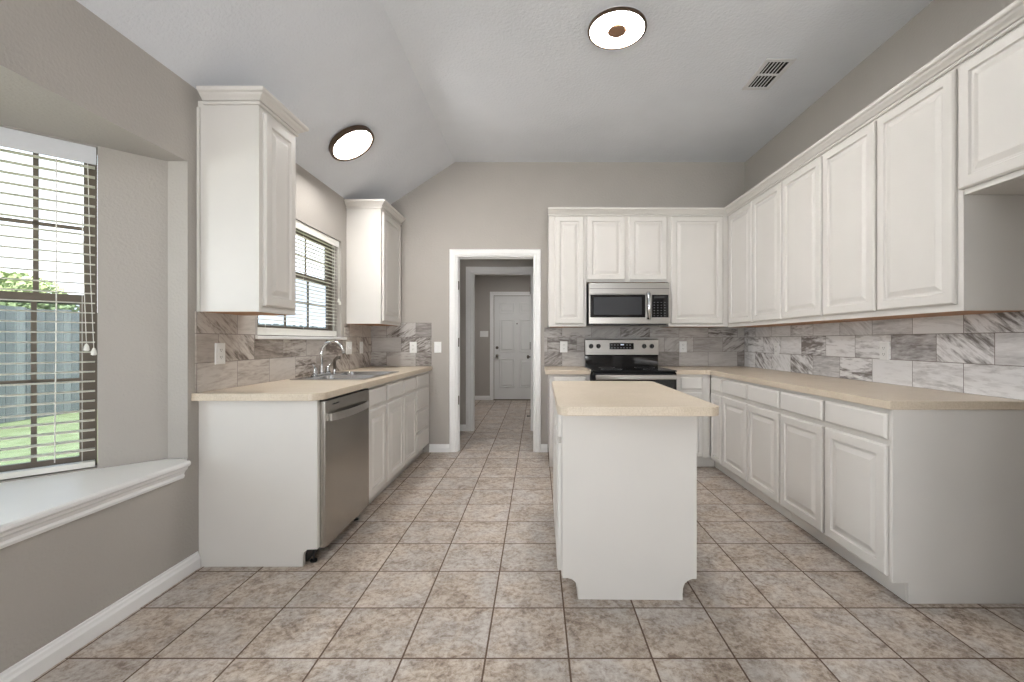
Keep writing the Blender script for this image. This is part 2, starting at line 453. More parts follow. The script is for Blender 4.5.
# bay: two 45 degree walls and a straight middle one
xo = XL-.10
P0 = Vector((xo+.0005, 2.2435)); P1 = Vector((xo-.77, 2.243-.77)); P2 = Vector((xo-.77, BY0+.767)); P3 = Vector((xo+.0005, BY0-.0035))
def bay_wall(name, A, B, hole):
    d = (B-A); Ln = d.length; d.normalize(); n = Vector((d.y, -d.x))      # outward
    if n.x > 0: n = -n
    z0, z1 = 0, 2.40
    bm = bmesh.new()
    h0, h1 = hole
    def mk(u, z, t):
        p = A+d*u+n*t; return (p.x, p.y, z)
    holed(bm, [(0, z0), (Ln, z0), (Ln, z1), (0, z1)], [[(h0, .592), (h1, .592), (h1, 2.09), (h0, 2.09)]], 0, .12, mk=mk)
    struct(name, bm, M['wall'])
    return A, d, n
bay1 = bay_wall('wall_bay_north', P0, P1, (.256, .80))
bay2 = bay_wall('wall_bay_center', P1, P2, (.10, (P2-P1).length-.10))
bay3 = bay_wall('wall_bay_south', P2, P3, (.24, .85))
bm = bmesh.new()
prism(bm, [(xo, BY0-.1), (xo, BY1+.1), (xo-.77-.12, P1.y+.03), (xo-.77-.12, P2.y-.03)], BZ1, BZ1+.06)
struct('ceiling_bay', bm, M['wall'])
# window seat board and its moulded nose
bm = bmesh.new()
prism(bm, [(XL-.002, BY0+.001), (XL-.002, BY1-.001), (xo, BY1-.001), (P1.x+.001, P1.y), (P2.x+.001, P2.y), (xo, BY0+.001)], .546, .587)
seat = struct('trim_1', bm, M['trim'])
prof = [(XL+.001, .500), (XL+.012, .500), (XL+.016, .512), (XL+.013, .522), (XL+.020, .536), (XL+.030, .546), (XL+.032, .556), (XL+.040, .560),
        (XL+.046, .568), (XL+.046, .580), (XL+.040, .587), (XL-.003, .587), (XL-.003, .56), (XL+.001, .555)]
bm = bmesh.new(); prism(bm, prof, BY0+.03, 2.203, 1); obj('moulding', bm, M['trim'], seat)
# baseboards
def basep(d): return [(0.0005, .0005), (d, .0005), (d, .050), (d*.72, .060), (d*.6, .070), (d*.35, .076), (d*.3, .084), (0.0005, .086)]
bm = bmesh.new(); prism(bm, [(XL+a, z) for a, z in basep(.016)], YR+.01, 2.305, 1); struct('baseboard_left', bm, M['trim'])
bm = bmesh.new()
prism(bm, [(YB-a, z) for a, z in basep(.016)], -1.146, -.9325, 0); prism(bm, [(YB-a, z) for a, z in basep(.016)], .0415, .112, 0)
struct('baseboard_back', bm, M['trim'])
# doorway 1
def casing(bm, x0, x1, zt_, yf, w=.073, t=.018):
    """moulded casing round an opening, face towards -Y, as three profiled bars"""
    pr = [(0, .006), (.012, .014), (.030, .013), (.045, .017), (w-.006, .018), (w, .010)]
    loopin = lambda o: [(x0-o, 0), (x0-o, zt_+o), (x1+o, zt_+o), (x1+o, 0)]
    prev = None; first = None
    for o, dpt in [(0, -.001)]+pr+[(w, -.001)]:
        vs = [bm.verts.new((x, yf-dpt, z+.0008 if z == 0 else z)) for x, z in loopin(o)]
        if prev:
            for i in range(3): bm.faces.new((prev[i], prev[i+1], vs[i+1], vs[i]))
        else: first = vs
        prev = vs
    for i in range(3): bm.faces.new((first[i], prev[i], prev[i+1], first[i+1]))
def jamb(bm, x0, x1, z, y0, y1, t=.02):
    box(bm, x0, x0+t, y0, y1, 0.001, z); box(bm, x1-t, x1, y0, y1, 0.001, z); box(bm, x0+t, x1-t, y0, y1, z-t, z)
def hinge(bm, x, y, z):
    box(bm, x-.004, x+.002, y-.035, y, z-.045, z+.045); lathe(bm, [(.006, -.05), (.006, .05)], (x-.004, y+.003, z), seg=10)
bm = bmesh.new(); casing(bm, DX0+.006, DX1-.012, DZ-.012, YB); 
d1 = struct('door_1', bm, M['trim'])
bm = bmesh.new(); jamb(bm, DX0, DX1, DZ, YB-.001, YB+.116); box(bm, DX0+.02, DX0+.03, YB+.05, YB+.085, .001, DZ-.02); box(bm, DX0+.03, DX1-.03, YB+.05, YB+.085, DZ-.03, DZ-.02)
obj('jamb', bm, M['trim'], d1)
for z in (.55, 1.17, 1.78):
    bm = bmesh.new(); box(bm, DX0+.02, DX0+.0235, YB+.035, YB+.048, z-.045, z+.045); lathe(bm, [(.006, -.047), (.006, .047)], (DX0+.024, YB+.030, z), seg=10)
    obj('hinge', bm, M['knobmetal'], d1)
# hall beyond
HX0, HX1, HY1 = -1.45, .75, 5.80
FX0, FX1, FY1 = -1.45, 1.1, 8.85
struct('wall_hall_left', BX(HX0-.1, HX0, YB+.115, HY1, 0, 2.44), M['wall'])
struct('wall_hall_right', BX(HX1, HX1+.1, YB+.115, HY1, 0, 2.44), M['wall'])
struct('ceiling_hall', BX(HX0-.1, HX1+.1, YB+.115, HY1, 2.44, 2.5), M['ceil'])
EX0, EX1, EZ = -.855, -.065, 2.085
bm = bmesh.new(); box(bm, HX0-.1, EX0, HY1, HY1+.115, 0, 2.7); box(bm, EX1, FX1+.1, HY1, HY1+.115, 0, 2.7); box(bm, EX0, EX1, HY1, HY1+.115, EZ, 2.7)
struct('wall_hall_far', bm, M['wall'])
bm = bmesh.new(); prism(bm, [(HY1-a, z) for a, z in basep(.016)], HX0, EX0-.075, 0); struct('baseboard_hall', bm, M['trim'])
bm = bmesh.new(); casing(bm, EX0+.005, EX1-.005, EZ-.01, HY1, .085)
d2 = struct('door_2', bm, M['trim'])
bm = bmesh.new(); jamb(bm, EX0, EX1, EZ, HY1-.001, HY1+.116); obj('jamb', bm, M['trim'], d2)
lf = obj('door_leaf', BX(EX1-.020, EX1+.016, HY1+.125, HY1+.125+.75, .012, EZ-.03), M['door'], d2, .002)
bm = bmesh.new(); lathe(bm, [(.028, 0), (.028, .006), (.010, .010), (.010, .030), (.026, .040), (.030, .052), (.024, .064), (.010, .068)], (EX1-.020, HY1+.81, .946), (-1, 0, 0), 20)
obj('knob', bm, M['knobmetal'], lf, smooth=True)
for z in (.22, 1.12, 1.86):
    bm = bmesh.new(); lathe(bm, [(.007, -.05), (.007, .05)], (EX1-.024, HY1+.121, z), seg=10); box(bm, EX1-.0205, EX1-.017, HY1+.085, HY1+.116, z-.045, z+.045)
    obj('hinge', bm, M['knobmetal'], d2)
bm = bmesh.new(); lathe(bm, [(.006, 0), (.006, .045), (.013, .046), (.013, .06)], (EX1-.020, HY1+.80, .06), (-1, 0, 0), 12); obj('door_stop', bm, M['black'], lf)
# entry room
struct('wall_entry_left', BX(FX0-.1, FX0, HY1+.115, FY1, 0, 2.7), M['wall'])
struct('wall_entry_right', BX(FX1, FX1+.1, HY1+.115, FY1, 0, 2.7), M['wall'])
struct('ceiling_entry', BX(FX0-.1, FX1+.1, HY1+.115, FY1+.12, 2.7, 2.76), M['ceil'])
struct('wall_entry_far', BX(FX0-.1, FX1+.1, FY1, FY1+.12, 0, 2.7), M['wall'])
bm = bmesh.new(); prism(bm, [(FY1-a, z) for a, z in basep(.016)], FX0, -.947, 0); struct('baseboard_entry', bm, M['trim'])
bm = bmesh.new(); casing(bm, -.872, .072, 2.098, FY1)
d3 = struct('door_3', bm, M['trim'])
leaf = BX(-.857, .057, FY1-.006, FY1-.0008, .02, 2.083)
lf3 = obj('door_leaf', leaf, M['door'], d3)
F = Face('-Y', FY1-.006)
for (a0, a1) in ((-.857+.105, -.40-.045), (-.40+.045, .057-.105)):
    for (z0, z1) in ((.25, .83), (.96, 1.62), (1.74, 1.95)):
        bm = bmesh.new(); F.rings(bm, a0, a1, z0, z1, [(0, .0002), (.008, .013), (.018, .013), (.026, .001), (.036, .001), (.06, .012), (.061, .012)])
        obj('raised_panel', bm, M['door'], lf3)
bm = bmesh.new(); lathe(bm, [(.030, 0), (.030, .012), (.012, .016), (.012, .02)], (-.80, FY1-.006, 1.05), (0, -1, 0), 20); obj('deadbolt', bm, M['knobmetal'], lf3)
bm = bmesh.new(); lathe(bm, [(.030, 0), (.030, .010), (.011, .014), (.011, .035), (.027, .045), (.030, .058), (.018, .07)], (-.80, FY1-.006, .885), (0, -1, 0), 20); obj('knob', bm, M['knobmetal'], lf3, smooth=True)
bm = bmesh.new(); lathe(bm, [(.014, 0), (.012, .008)], (-.40, FY1-.006, 1.53), (0, -1, 0), 14); obj('peephole', bm, M['knobmetal'], lf3)
obj('threshold', BX(-.872, .072, FY1-.04, FY1-.001, .0008, .018), M['bronze_frame'], d3)

# ------------------------------------------------------------ windows with blinds
def window_unit(name, A, d, n, u0, u1, z0, z1, zm, cols, rows, t0, blabel, valh=.065, slat_w=.048, pitch=.0435, cordside=1, fw=.035, sw=.055, bw=.0, um=.004, railh=.030):
    """A: inner plane origin, d along, n outward; unit stands at depth t0.. outward"""
    def mkbox(bm, a0, a1, t_0, t_1, zz0, zz1):
        vs = [bm.verts.new((*(A+d*a+n*t).to_tuple(), z)) for z in (zz0, zz1) for t in (t_0, t_1) for a in (a0, a1)]
        for f in ((0, 2, 3, 1), (4, 5, 7, 6), (0, 1, 5, 4), (2, 6, 7, 3), (0, 4, 6, 2), (1, 3, 7, 5)): bm.faces.new([vs[i] for i in f])
    e = .0008
    bm = bmesh.new()
    mkbox(bm, u0+e, u0+fw, t0, t0+.05, z0+e, z1-e); mkbox(bm, u1-fw, u1-e, t0, t0+.05, z0+e, z1-e)
    mkbox(bm, u0+fw, u1-fw, t0, t0+.05, z0+e, z0+fw); mkbox(bm, u0+fw, u1-fw, t0, t0+.05, z1-fw, z1-e)
    fr = struct(name, bm, M['bronze_frame'])
    for (sz0, sz1, tt, s_, pm) in ((zm-.02, z1-fw, t0+.025, sw*.7, 'pane'), (z0+fw, zm+.025, t0+.002, sw, 'screen')):
        bm = bmesh.new(); a0, a1 = u0+fw, u1-fw
        mkbox(bm, a0, a0+s_, tt, tt+.02, sz0, sz1); mkbox(bm, a1-s_, a1, tt, tt+.02, sz0, sz1)
        mkbox(bm, a0+s_, a1-s_, tt, tt+.02, sz0, sz0+.038); mkbox(bm, a0+s_, a1-s_, tt, tt+.02, sz1-.038, sz1)
        g0, g1, h0, h1 = a0+s_, a1-s_, sz0+.038, sz1-.038
        for k in range(1, cols): m_ = g0+(g1-g0)*k/cols; mkbox(bm, m_-.009, m_+.009, tt+.004, tt+.012, h0, h1)
        for k in range(1, rows): m_ = h0+(h1-h0)*k/rows; mkbox(bm, g0, g1, tt+.004, tt+.012, m_-.008, m_+.008)
        sash = obj('sash', bm, M['bronze_frame'], fr)
        bm = bmesh.new(); mkbox(bm, g0, g1, tt+.013, tt+.016, h0, h1); obj('pane', bm, M[pm], sash)
    # blind
    c = A+d*((u0+u1)/2)+n*.03
    bl = thing('window_blind', blabel, 'window blind', (c.x, c.y, z0), 'white horizontal blinds')
    tb = t0-.034 if bw == 0 else bw
    bm = bmesh.new(); mkbox(bm, u0+um, u1-um, tb-.033, tb-.026, z1-valh, z1-.004); mkbox(bm, u0+um+.002, u1-um-.002, tb-.026, tb+.012, z1-.045, z1-.006)
    obj('valance', bm, M['valance'] if valh > .065 else M['blind'], bl)
    bm = bmesh.new(); z = z1-valh-.01; tilt = .001
    zs = []
    while z > z0+railh+.025: zs.append(z); z -= pitch
    for z in zs:
        th = .0028
        pr = [(-slat_w/2, -tilt), (-slat_w/4, -tilt*.5+.002), (0, .003), (slat_w/4, tilt*.5+.002), (slat_w/2, tilt)]
        for a0, a1 in ((u0+um+.004, u1-um-.004),):
            top = [[bm.verts.new((*(A+d*a+n*(tb-.003+p)).to_tuple(), z+q+th)) for p, q in pr] for a in (a0, a1)]
            bot = [[bm.verts.new((*(A+d*a+n*(tb-.003+p)).to_tuple(), z+q)) for p, q in pr] for a in (a0, a1)]
            for i in range(4):
                bm.faces.new((top[0][i], top[0][i+1], top[1][i+1], top[1][i])); bm.faces.new((bot[0][i], bot[1][i], bot[1][i+1], bot[0][i+1]))
            for s2 in (0, 1): bm.faces.new(top[s2]+list(reversed(bot[s2])))
            bm.faces.new((top[0][0], top[1][0], bot[1][0], bot[0][0])); bm.faces.new((top[0][4], bot[0][4], bot[1][4], top[1][4]))
    obj('slats', bm, M['slat'], bl)
    bm = bmesh.new(); mkbox(bm, u0+um+.004, u1-um-.004, tb-slat_w/2, tb+slat_w/2-.003, z0+.006, z0+railh); obj('bottom_rail', bm, M['blind'], bl)
    for a in (u0+.05, u1-.05) if u1-u0 < .8 else (u0+.12, (u0+u1)/2, u1-.12):
        bm = bmesh.new(); mkbox(bm, a-.001, a+.001, tb-slat_w/2-.0045, tb-slat_w/2-.0035, z0+.02, z1-valh)
        obj('ladder_cord', bm, M['blind'], bl)
    a = u0+.032 if cordside > 0 else u1-.045
    q = lambda aa, tt, zz: (*(A+d*aa+n*tt).to_tuple(), zz)
    bm = bmesh.new(); zc = z0+(z1-z0)*.37
    tube(bm, [q(a, tb-.031, z1-valh), q(a-.01*cordside, tb-.034, zc+.3), q(a-.02*cordside, tb-.034, zc)], .0013, 6)
    tube(bm, [q(a+.02*cordside, tb-.031, z1-valh), q(a+.012*cordside, tb-.034, zc+.3), q(a+.004*cordside, tb-.034, zc+.02)], .0013, 6)
    pc = obj('pull_cord', bm, M['blind'], bl)
    bm = bmesh.new()
    lathe(bm, [(.004, 0), (.009, -.012), (.011, -.03), (.006, -.034)], q(a-.02*cordside, tb-.034, zc+.005), seg=12)
    lathe(bm, [(.004, 0), (.009, -.012), (.011, -.03), (.006, -.034)], q(a+.004*cordside, tb-.034, zc+.025), seg=12)
    obj('cord_tassel', bm, M['blind'], pc)
    bm = bmesh.new(); aw = (u0+.13) if cordside > 0 else u0+.3
    if cordside > 0:
        tube(bm, [q(aw, tb-.036, z1-valh-.005), q(aw, tb-.038, z0+.75), q(aw+.005, tb-.036, z0+.05)], .0022, 8); obj('tilt_wand', bm, M['blind'], bl)
    return fr
A, d, n = bay1
window_unit('window_1', A, d, n, .256, .80, .592, 2.09, 1.375, 3, 2, .062, 'large white blind with long tilt wand in the bay window at far left', valh=.085, fw=.014, sw=.046, pitch=.0455)
A, d, n = bay2; Lc = (P2-P1).length
window_unit('window_2', A, d, n, .10, Lc-.10, .592, 2.09, 1.375, 6, 2, .062, 'wide white blind on the middle window of the bay', valh=.085, cordside=-1)
window_unit('window_3', Vector((XL, WY1)), Vector((0, -1)), Vector((-1, 0)), 0, WY1-WY0, 1.2185, WZ1, 1.69, 3, 2, .066, 'small white blind in the window above the kitchen sink', valh=.06, bw=.042, pitch=.030, cordside=1, fw=.035, sw=.08, slat_w=.027, um=.025, railh=.055)
# sink window sill
bm = bmesh.new(); box(bm, XL-.0995, XL, WY0+.001, WY1-.001, WZ0+.0005, 1.218); box(bm, XL+.0005, XL+.028, WY0-.035, WY1+.06, 1.196, 1.218)
sl = struct('trim_2', bm, M['trim'], bevel=.003)

# ------------------------------------------------------------ cabinets
def crown_profile():     # (outward, z)
    return [(0, 2.418), (.010, 2.418), (.014, 2.424), (.012, 2.431), (.004, 2.4325), (.004, 2.4365), (.014, 2.438), (.020, 2.446), (.034, 2.456), (.040, 2.465), (.050, 2.469), (.054, 2.476), (.054, 2.488), (0, 2.488)]
def sweep(bm, prof, path, normals):
    """profile swept along path pts with (unnormalised) mitre directions"""
    rows = []
    for (px, py), (nx, ny) in zip(path, normals):
        rows.append([bm.verts.new((px+nx*o, py+ny*o, z)) for o, z in prof])
    n_ = len(prof)
    for a, b in zip(rows, rows[1:]):
        for i in range(n_): bm.faces.new((a[i], a[(i+1) % n_], b[(i+1) % n_], b[i]))
    bm.faces.new(list(reversed(rows[0]))); bm.faces.new(rows[-1])

def upper(label, F, a0, a1, depth, z0, z1, doors, dz0, dz1, group, wood=True):
    """doors: list of (a0,a1)"""
    base = F.pt((a0+a1)/2, -depth/2, z0)
    t = thing('upper_cabinet', label, 'cabinet', base, group)
    bm = bmesh.new(); e = .0006
    F.box(bm, a0+e, a1-e, -.019, -depth+.0008, z0+.0005, z1)
    obj('body', bm, M['cab'], t)
    bm = bmesh.new(); F.box(bm, a0+e, a1-e, -.0188, 0, z0, z1); obj('face_frame', bm, M['cab'], t)
    bm = bmesh.new(); F.box(bm, a0+.018, a1-.018, -.0195, -depth+.012, z0-.001, z0+.0003); obj('bottom_panel', bm, M['rawwood'] if wood else M['cab'], t)
    for (p, q) in doors: raised_door(F, p, q, dz0, dz1, t)
    return t
def base(label, F, a0, a1, depth, fronts, group, low=False, toe=True, toe_ext=0):
    """fronts: list of ('door'|'drawer', a0, a1, z0, z1)"""
    bp = F.pt((a0+a1)/2, -depth/2, 0)
    t = thing('base_cabinet', label, 'cabinet', bp, group); e = .0006
    bm = bmesh.new(); F.box(bm, a0+e, a1-e, -.019, -depth+.0008, .1, CBOT-.001 if not low else .70); obj('body', bm, M['cab'], t)
    bm = bmesh.new(); F.box(bm, a0+e, a1-e, -.0188, 0, .1, CBOT-.001); obj('face_frame', bm, M['cab'], t)
    if toe:
        bm = bmesh.new(); F.box(bm, a0+e, a1-e+toe_ext, -.065, -.08, .0008, .0995); obj('toe_kick', bm, M['cab'], t)
    for k, p, q, r, s in fronts:
        raised_door(F, p, q, r, s, t) if k == 'door' else drawer_front(F, p, q, r, s, t)
    return t
DZ0, DZ1, RZ0, RZ1 = .113, .707, .736, .852

# left run (faces +X)
FL = Face('+X', -1.15); DL = .6245
UL = Face('+X', -1.454); DUL = .3205
t = upper('tall white wall cabinet with one door near the bay window', UL, 2.306, 2.655, DUL, 1.338, 2.44, [(2.335, 2.628)], 1.372, 2.392, None)
bm = bmesh.new(); sweep(bm, [(o, z) for o, z in crown_profile()], [(XL+.034, 2.306), (-1.454, 2.306), (-1.454, 2.655), (XL+.002, 2.655)], [(0, -1), (1, -1), (1, 1), (0, 1)]); obj('crown', bm, M['cab'], t)
obj('scribe_strip', BX(XL+.001, XL+.016, 2.298, 2.3055, 1.338, 2.404), M['cab'], t)
t = upper('tall white wall cabinet in the far left corner beyond the sink window', UL, 4.105, YB-.001, DUL, 1.345, 2.44, [(4.135, 4.66)], 1.375, 2.392, None)
bm = bmesh.new(); sweep(bm, crown_profile(), [(XL+.002, 4.105), (-1.454, 4.105), (-1.454, YB-.002)], [(0, -1), (1, -1), (1, 0)]); obj('crown', bm, M['cab'], t)
# end panel by dishwasher
bm = bmesh.new(); prism(bm, [(XL+.001, .0008), (-1.228, .0008), (-1.228, .052), (-1.222, .075), (-1.205, .09), (-1.152, .092), (-1.152, CBOT-.001), (XL+.001, CBOT-.001)], 2.312, 2.338, 1)
t = tag(obj('end_panel', bm, M['cab'], None), 'white end panel beside the dishwasher with a notched toe corner', 'cabinet panel')
t = base('narrow white base cabinet between dishwasher and sink cabinet', FL, 2.955, 3.330, DL, [('drawer', 2.972, 3.310, RZ0, RZ1), ('door', 2.972, 3.310, DZ0, DZ1)], 'left run base cabinets')
t = base('white sink base cabinet with two doors below the window', FL, 3.332, 4.150, DL, [('drawer', 3.358, 3.742, RZ0, RZ1), ('drawer', 3.762, 4.135, RZ0, RZ1), ('door', 3.358, 3.742, DZ0, DZ1), ('door', 3.762, 4.135, DZ0, DZ1)], 'left run base cabinets', low=True)
dz = (DZ1-DZ0-.05)/3
t = base('white drawer cabinet at the far end of the sink counter', FL, 4.152, YB-.001, DL,
         [('drawer', 4.172, 4.60, RZ0, RZ1)]+[('drawer', 4.172, 4.60, DZ0+i*(dz+.025), DZ0+i*(dz+.025)+dz) for i in range(3)], 'left run base cabinets')

# dishwasher
dw = thing('dishwasher', 'stainless steel dishwasher under the sink counter', 'dishwasher', (-1.42, 2.64, 0))
obj('tub', BX(-1.76, -1.172, 2.345, 2.945, .10, .868), M['black'], dw)
bm = bmesh.new(); prism(bm, rrect(-1.170, -1.122, 2.341, 2.947, .005, 4, (0, 1, 1, 0)), .088, .862); dd = obj('door', bm, M['steel_y'], dw)
bm = bmesh.new()
yy = [2.385+(2.905-2.385)*i/16 for i in range(17)]
def bowx(y): u = (y-2.385)/.52; return -1.121+.008+.034*math.sin(PI*min(1, max(0, u)))**.6
inn = [(bowx(y)-.007, y) for y in yy]; out = [(bowx(y)+.004, y) for y in yy]
prism(bm, inn+list(reversed(out)), .752, .792)
box(bm, -1.1215, -1.107, 2.380, 2.392, .752, .792); box(bm, -1.1215, -1.107, 2.898, 2.910, .752, .792)
obj('handle', bm, M['steel_x'], dd, .002)
obj('nameplate', BX(-1.1216, -1.1206, 2.42, 2.50, .835, .841), M['slot'], dd)
obj('control_strip', BX(-1.165, -1.126, 2.347, 2.945, .8623, .8673), M['black'], dw)
obj('toe_plate', BX(-1.235, -1.225, 2.345, 2.945, .012, .095), M['black'], dw)
for y in (2.37, 2.92):
    bm = bmesh.new(); lathe(bm, [(.018, 0.001), (.018, .01), (.006, .012), (.006, .10)], (-1.20, y, 0), seg=14); obj('leveling_leg', bm, M['black'], dw)

# left countertop with sink cut-out
SX0, SX1, SY0, SY1 = -1.715, -1.19, 3.03, 3.84
outer = [(XL+.001, 2.262), (-1.195, 2.262)]
for i in range(1, 8):
    a = -PI/2+PI/2*i/7; outer.append((-1.195+.08*math.cos(a), 2.342+.08*math.sin(a)))
outer += [(-1.115, YB-.001), (XL+.001, YB-.001)]
bm = bmesh.new(); holed(bm, outer, [rrect(SX0+.012, SX1-.012, SY0+.012, SY1-.012, .03)], CBOT, CTOP)
tag(obj('countertop', bm, M['lam'], None, .003), 'beige laminate countertop with rounded corner holding the sink', 'countertop')

# sink
sk = thing('kitchen_sink', 'stainless steel double bowl sink set in the left counter', 'sink', (-1.45, 3.435, CTOP))
bowls = [rrect(SX0+.085, SX1-.028, SY0+.028, 3.425, .05), rrect(SX0+.085, SX1-.028, 3.447, SY1-.028, .05)]
bm = bmesh.new(); holed(bm, rrect(SX0, SX1, SY0, SY1, .035), bowls, CTOP+.0005, CTOP+.006); obj('rim', bm, M['steel_sink'], sk, .002)
for bw_ in bowls:
    bm = bmesh.new(); cx = sum(p[0] for p in bw_)/len(bw_); cy = sum(p[1] for p in bw_)/len(bw_)
    R = []
    for k, z in ((1.0, CTOP+.004), (.98, CTOP-.02), (.95, .765), (.90, .750), (.10, .742)):
        R.append([bm.verts.new((cx+(x-cx)*k, cy+(y-cy)*k, z)) for x, y in bw_])
    for a_, b_ in zip(R, R[1:]):
        for i in range(len(a_)): bm.faces.new((a_[i], a_[(i+1) % len(a_)], b_[(i+1) % len(a_)], b_[i]))
    bm.faces.new(R[-1])
    bo = obj('bowl', bm, M['steel_sink'], sk)
    s2 = bo.modifiers.new('solid', 'SOLIDIFY'); s2.thickness = .0015; s2.offset = 0
    bm = bmesh.new(); lathe(bm, [(.042, 0), (.042, .002), (.030, .003), (.028, .001)], (cx, cy, .7435), seg=20); obj('drain', bm, M['chrome'], bo)
# faucet
fz = CTOP+.0065; fx = -1.672
fc = thing('faucet', 'chrome gooseneck faucet with two handles behind the sink', 'faucet', (fx, 3.42, fz))
bm = bmesh.new(); prism(bm, rrect(fx-.026, fx+.026, 3.29, 3.55, .025), fz, fz+.012); obj('deck_plate', bm, M['chrome'], fc, .003)
bm = bmesh.new(); lathe(bm, [(.022, .012), (.020, .03), (.013, .05), (.014, .07), (.011, .075)], (fx, 3.42, fz), seg=20)
pts = [(fx, 3.42, fz+.07), (fx, 3.42, fz+.165)]
for i in range(1, 15):
    a = PI-i*(PI*.93)/14; pts.append((fx+.085+.085*math.cos(a), 3.42, fz+.165+.095*math.sin(a)))
tube(bm, pts, [.011]*len(pts), 14); obj('spout', bm, M['chrome'], fc, smooth=True)
bm = bmesh.new(); e_ = Vector(pts[-1]); lathe(bm, [(.0125, .006), (.0135, -.015), (.011, -.018)], e_, seg=14); obj('aerator', bm, M['chrome'], fc)
for y, s_ in ((3.32, -1), (3.52, 1)):
    bm = bmesh.new(); lathe(bm, [(.021, .012), (.019, .03), (.014, .045), (.016, .055), (.012, .062)], (fx, y, fz), seg=18)
    tube(bm, [(fx, y, fz+.055), (fx+.005, y+s_*.02, fz+.072), (fx+.012, y+s_*.055, fz+.088)], [.008, .007, .005], 10); obj('handle', bm, M['chrome'], fc, smooth=True)
sp = thing('sink_sprayer', 'chrome side sprayer standing right of the faucet', 'sprayer', (fx, 3.64, fz))
bm = bmesh.new(); lathe(bm, [(.021, 0), (.021, .006), (.014, .012), (.013, .03)], (fx, 3.64, fz), seg=18); obj('collar', bm, M['chrome'], sp)
bm = bmesh.new(); tube(bm, [(fx, 3.64, fz+.028), (fx, 3.64, fz+.075), (fx+.004, 3.64, fz+.105), (fx+.022, 3.642, fz+.125), (fx+.048, 3.645, fz+.128)], [.011, .013, .014, .016, .017], 14)
obj('spray_head', bm, M['knobmetal'], sp, smooth=True)

# right run (faces -X)
FR = Face('-X', 1.607); DR = XR-1.607-.001
UR = Face('-X', 1.897); DUR = XR-1.897-.001
YE = 1.985
g = 'right run base cabinets'
bz = lambda a, b_: [('drawer', a, b_, RZ0, RZ1), ('door', a, b_, DZ0, DZ1)]
base('white base cabinet nearest the camera on the right with two wide doors', FR, YE+.019, 2.895, DR, bz(2.012, 2.438)+bz(2.462, 2.884), g)
base('middle white base cabinet with two doors along the right counter', FR, 2.897, 3.800, DR, bz(2.906, 3.334)+bz(3.350, 3.786), g)
base('narrow white base cabinet in the inner corner of the right counter', FR, 3.802, 4.068, DR, bz(3.812, 4.034), g, toe_ext=.084)
bm = bmesh.new(); prism(bm, [(1.672, .0008), (XR-.001, .0008), (XR-.001, CBOT-.001), (1.600, CBOT-.001), (1.600, .094), (1.672, .094)], YE, YE+.018, 1)
tag(obj('end_panel', bm, M['endpanel'], None, .001), 'broad grey-white end panel closing the right counter by the empty alcove', 'cabinet panel')
# back run (faces -Y)
FB = Face('-Y', 4.09); DB = YB-4.09-.001
base('white base cabinet between stove and right corner of the room', FB, 1.276, 1.606, DB, [('drawer', 1.329, 1.528, RZ0, RZ1), ('door', 1.329, 1.528, DZ0, DZ1)], 'back wall base cabinets', toe_ext=.064)
base('white base cabinet left of the stove next to the doorway', FB, .115, .492, DB, [('drawer', .157, .455, RZ0, RZ1), ('door', .157, .455, DZ0, DZ1)], 'back wall base cabinets')
# counters
bm = bmesh.new(); prism(bm, [(1.272, YB-.001), (1.272, 4.065), (1.55, 4.065), (1.581, 4.03), (1.581, 1.972), (XR-.001, 1.972), (XR-.001, YB-.001)], CBOT, CTOP)
tag(obj('countertop', bm, M['lam'], None, .002), 'long L-shaped beige laminate countertop along the right wall', 'countertop')
bm = bmesh.new(); prism(bm, [(.078, YB-.001), (.078, 4.065), (.496, 4.065), (.496, YB-.001)], CBOT, CTOP)
tag(obj('countertop', bm, M['lam'], None, .003), 'short beige laminate countertop left of the stove', 'countertop')
# uppers, back wall
UB = Face('-Y', 4.38); DUB = YB-4.38-.001
gb = 'back wall upper cabinets'
upper('narrow tall white wall cabinet left of the microwave', UB, .115, .4905, DUB, 1.328, 2.44, [(.176, .465)], 1.356, 2.418, gb)
upper('short white two-door wall cabinet above the microwave', UB, .4915, 1.300, DUB, 1.770, 2.44, [(.496, .874), (.914, 1.288)], 1.787, 2.418, gb)
upper('wide single-door white wall cabinet right of the microwave', UB, 1.302, 1.8965, DUB, 1.328, 2.44, [(1.328, 1.843)], 1.356, 2.418, gb)
# uppers, right wall
gr = 'right wall upper cabinets'
upper('white two-door wall cabinet beside the open alcove above right counter', UR, 1.960, 2.914, DUR, 1.320, 2.44, [(1.990, 2.440), (2.460, 2.905)], 1.352, 2.412, gr)
upper('white two-door wall cabinet in the middle of the right wall', UR, 2.916, 3.860, DUR, 1.320, 2.44, [(2.923, 3.384), (3.400, 3.852)], 1.352, 2.412, gr)
upper('white single-door wall cabinet in the far right corner', UR, 3.862, 4.378, DUR, 1.320, 2.44, [(3.870, 4.322)], 1.352, 2.412, gr)
upper('short white wall cabinet over the empty refrigerator alcove', UR, 1.022, 1.958, DUR, 1.832, 2.44, [(1.050, 1.500), (1.518, 1.970)], 1.857, 2.412, gr, wood=False)
bm = bmesh.new()
sweep(bm, [(o+.0008, z+.007) for o, z in crown_profile()], [(.110, 4.38), (1.897, 4.38), (1.897, 1.022)], [(0, -1), (-1, -1), (-1, 0)])
tag(obj('crown_moulding', bm, M['cab'], None), 'continuous white crown moulding topping the back and right wall cabinets', 'moulding')

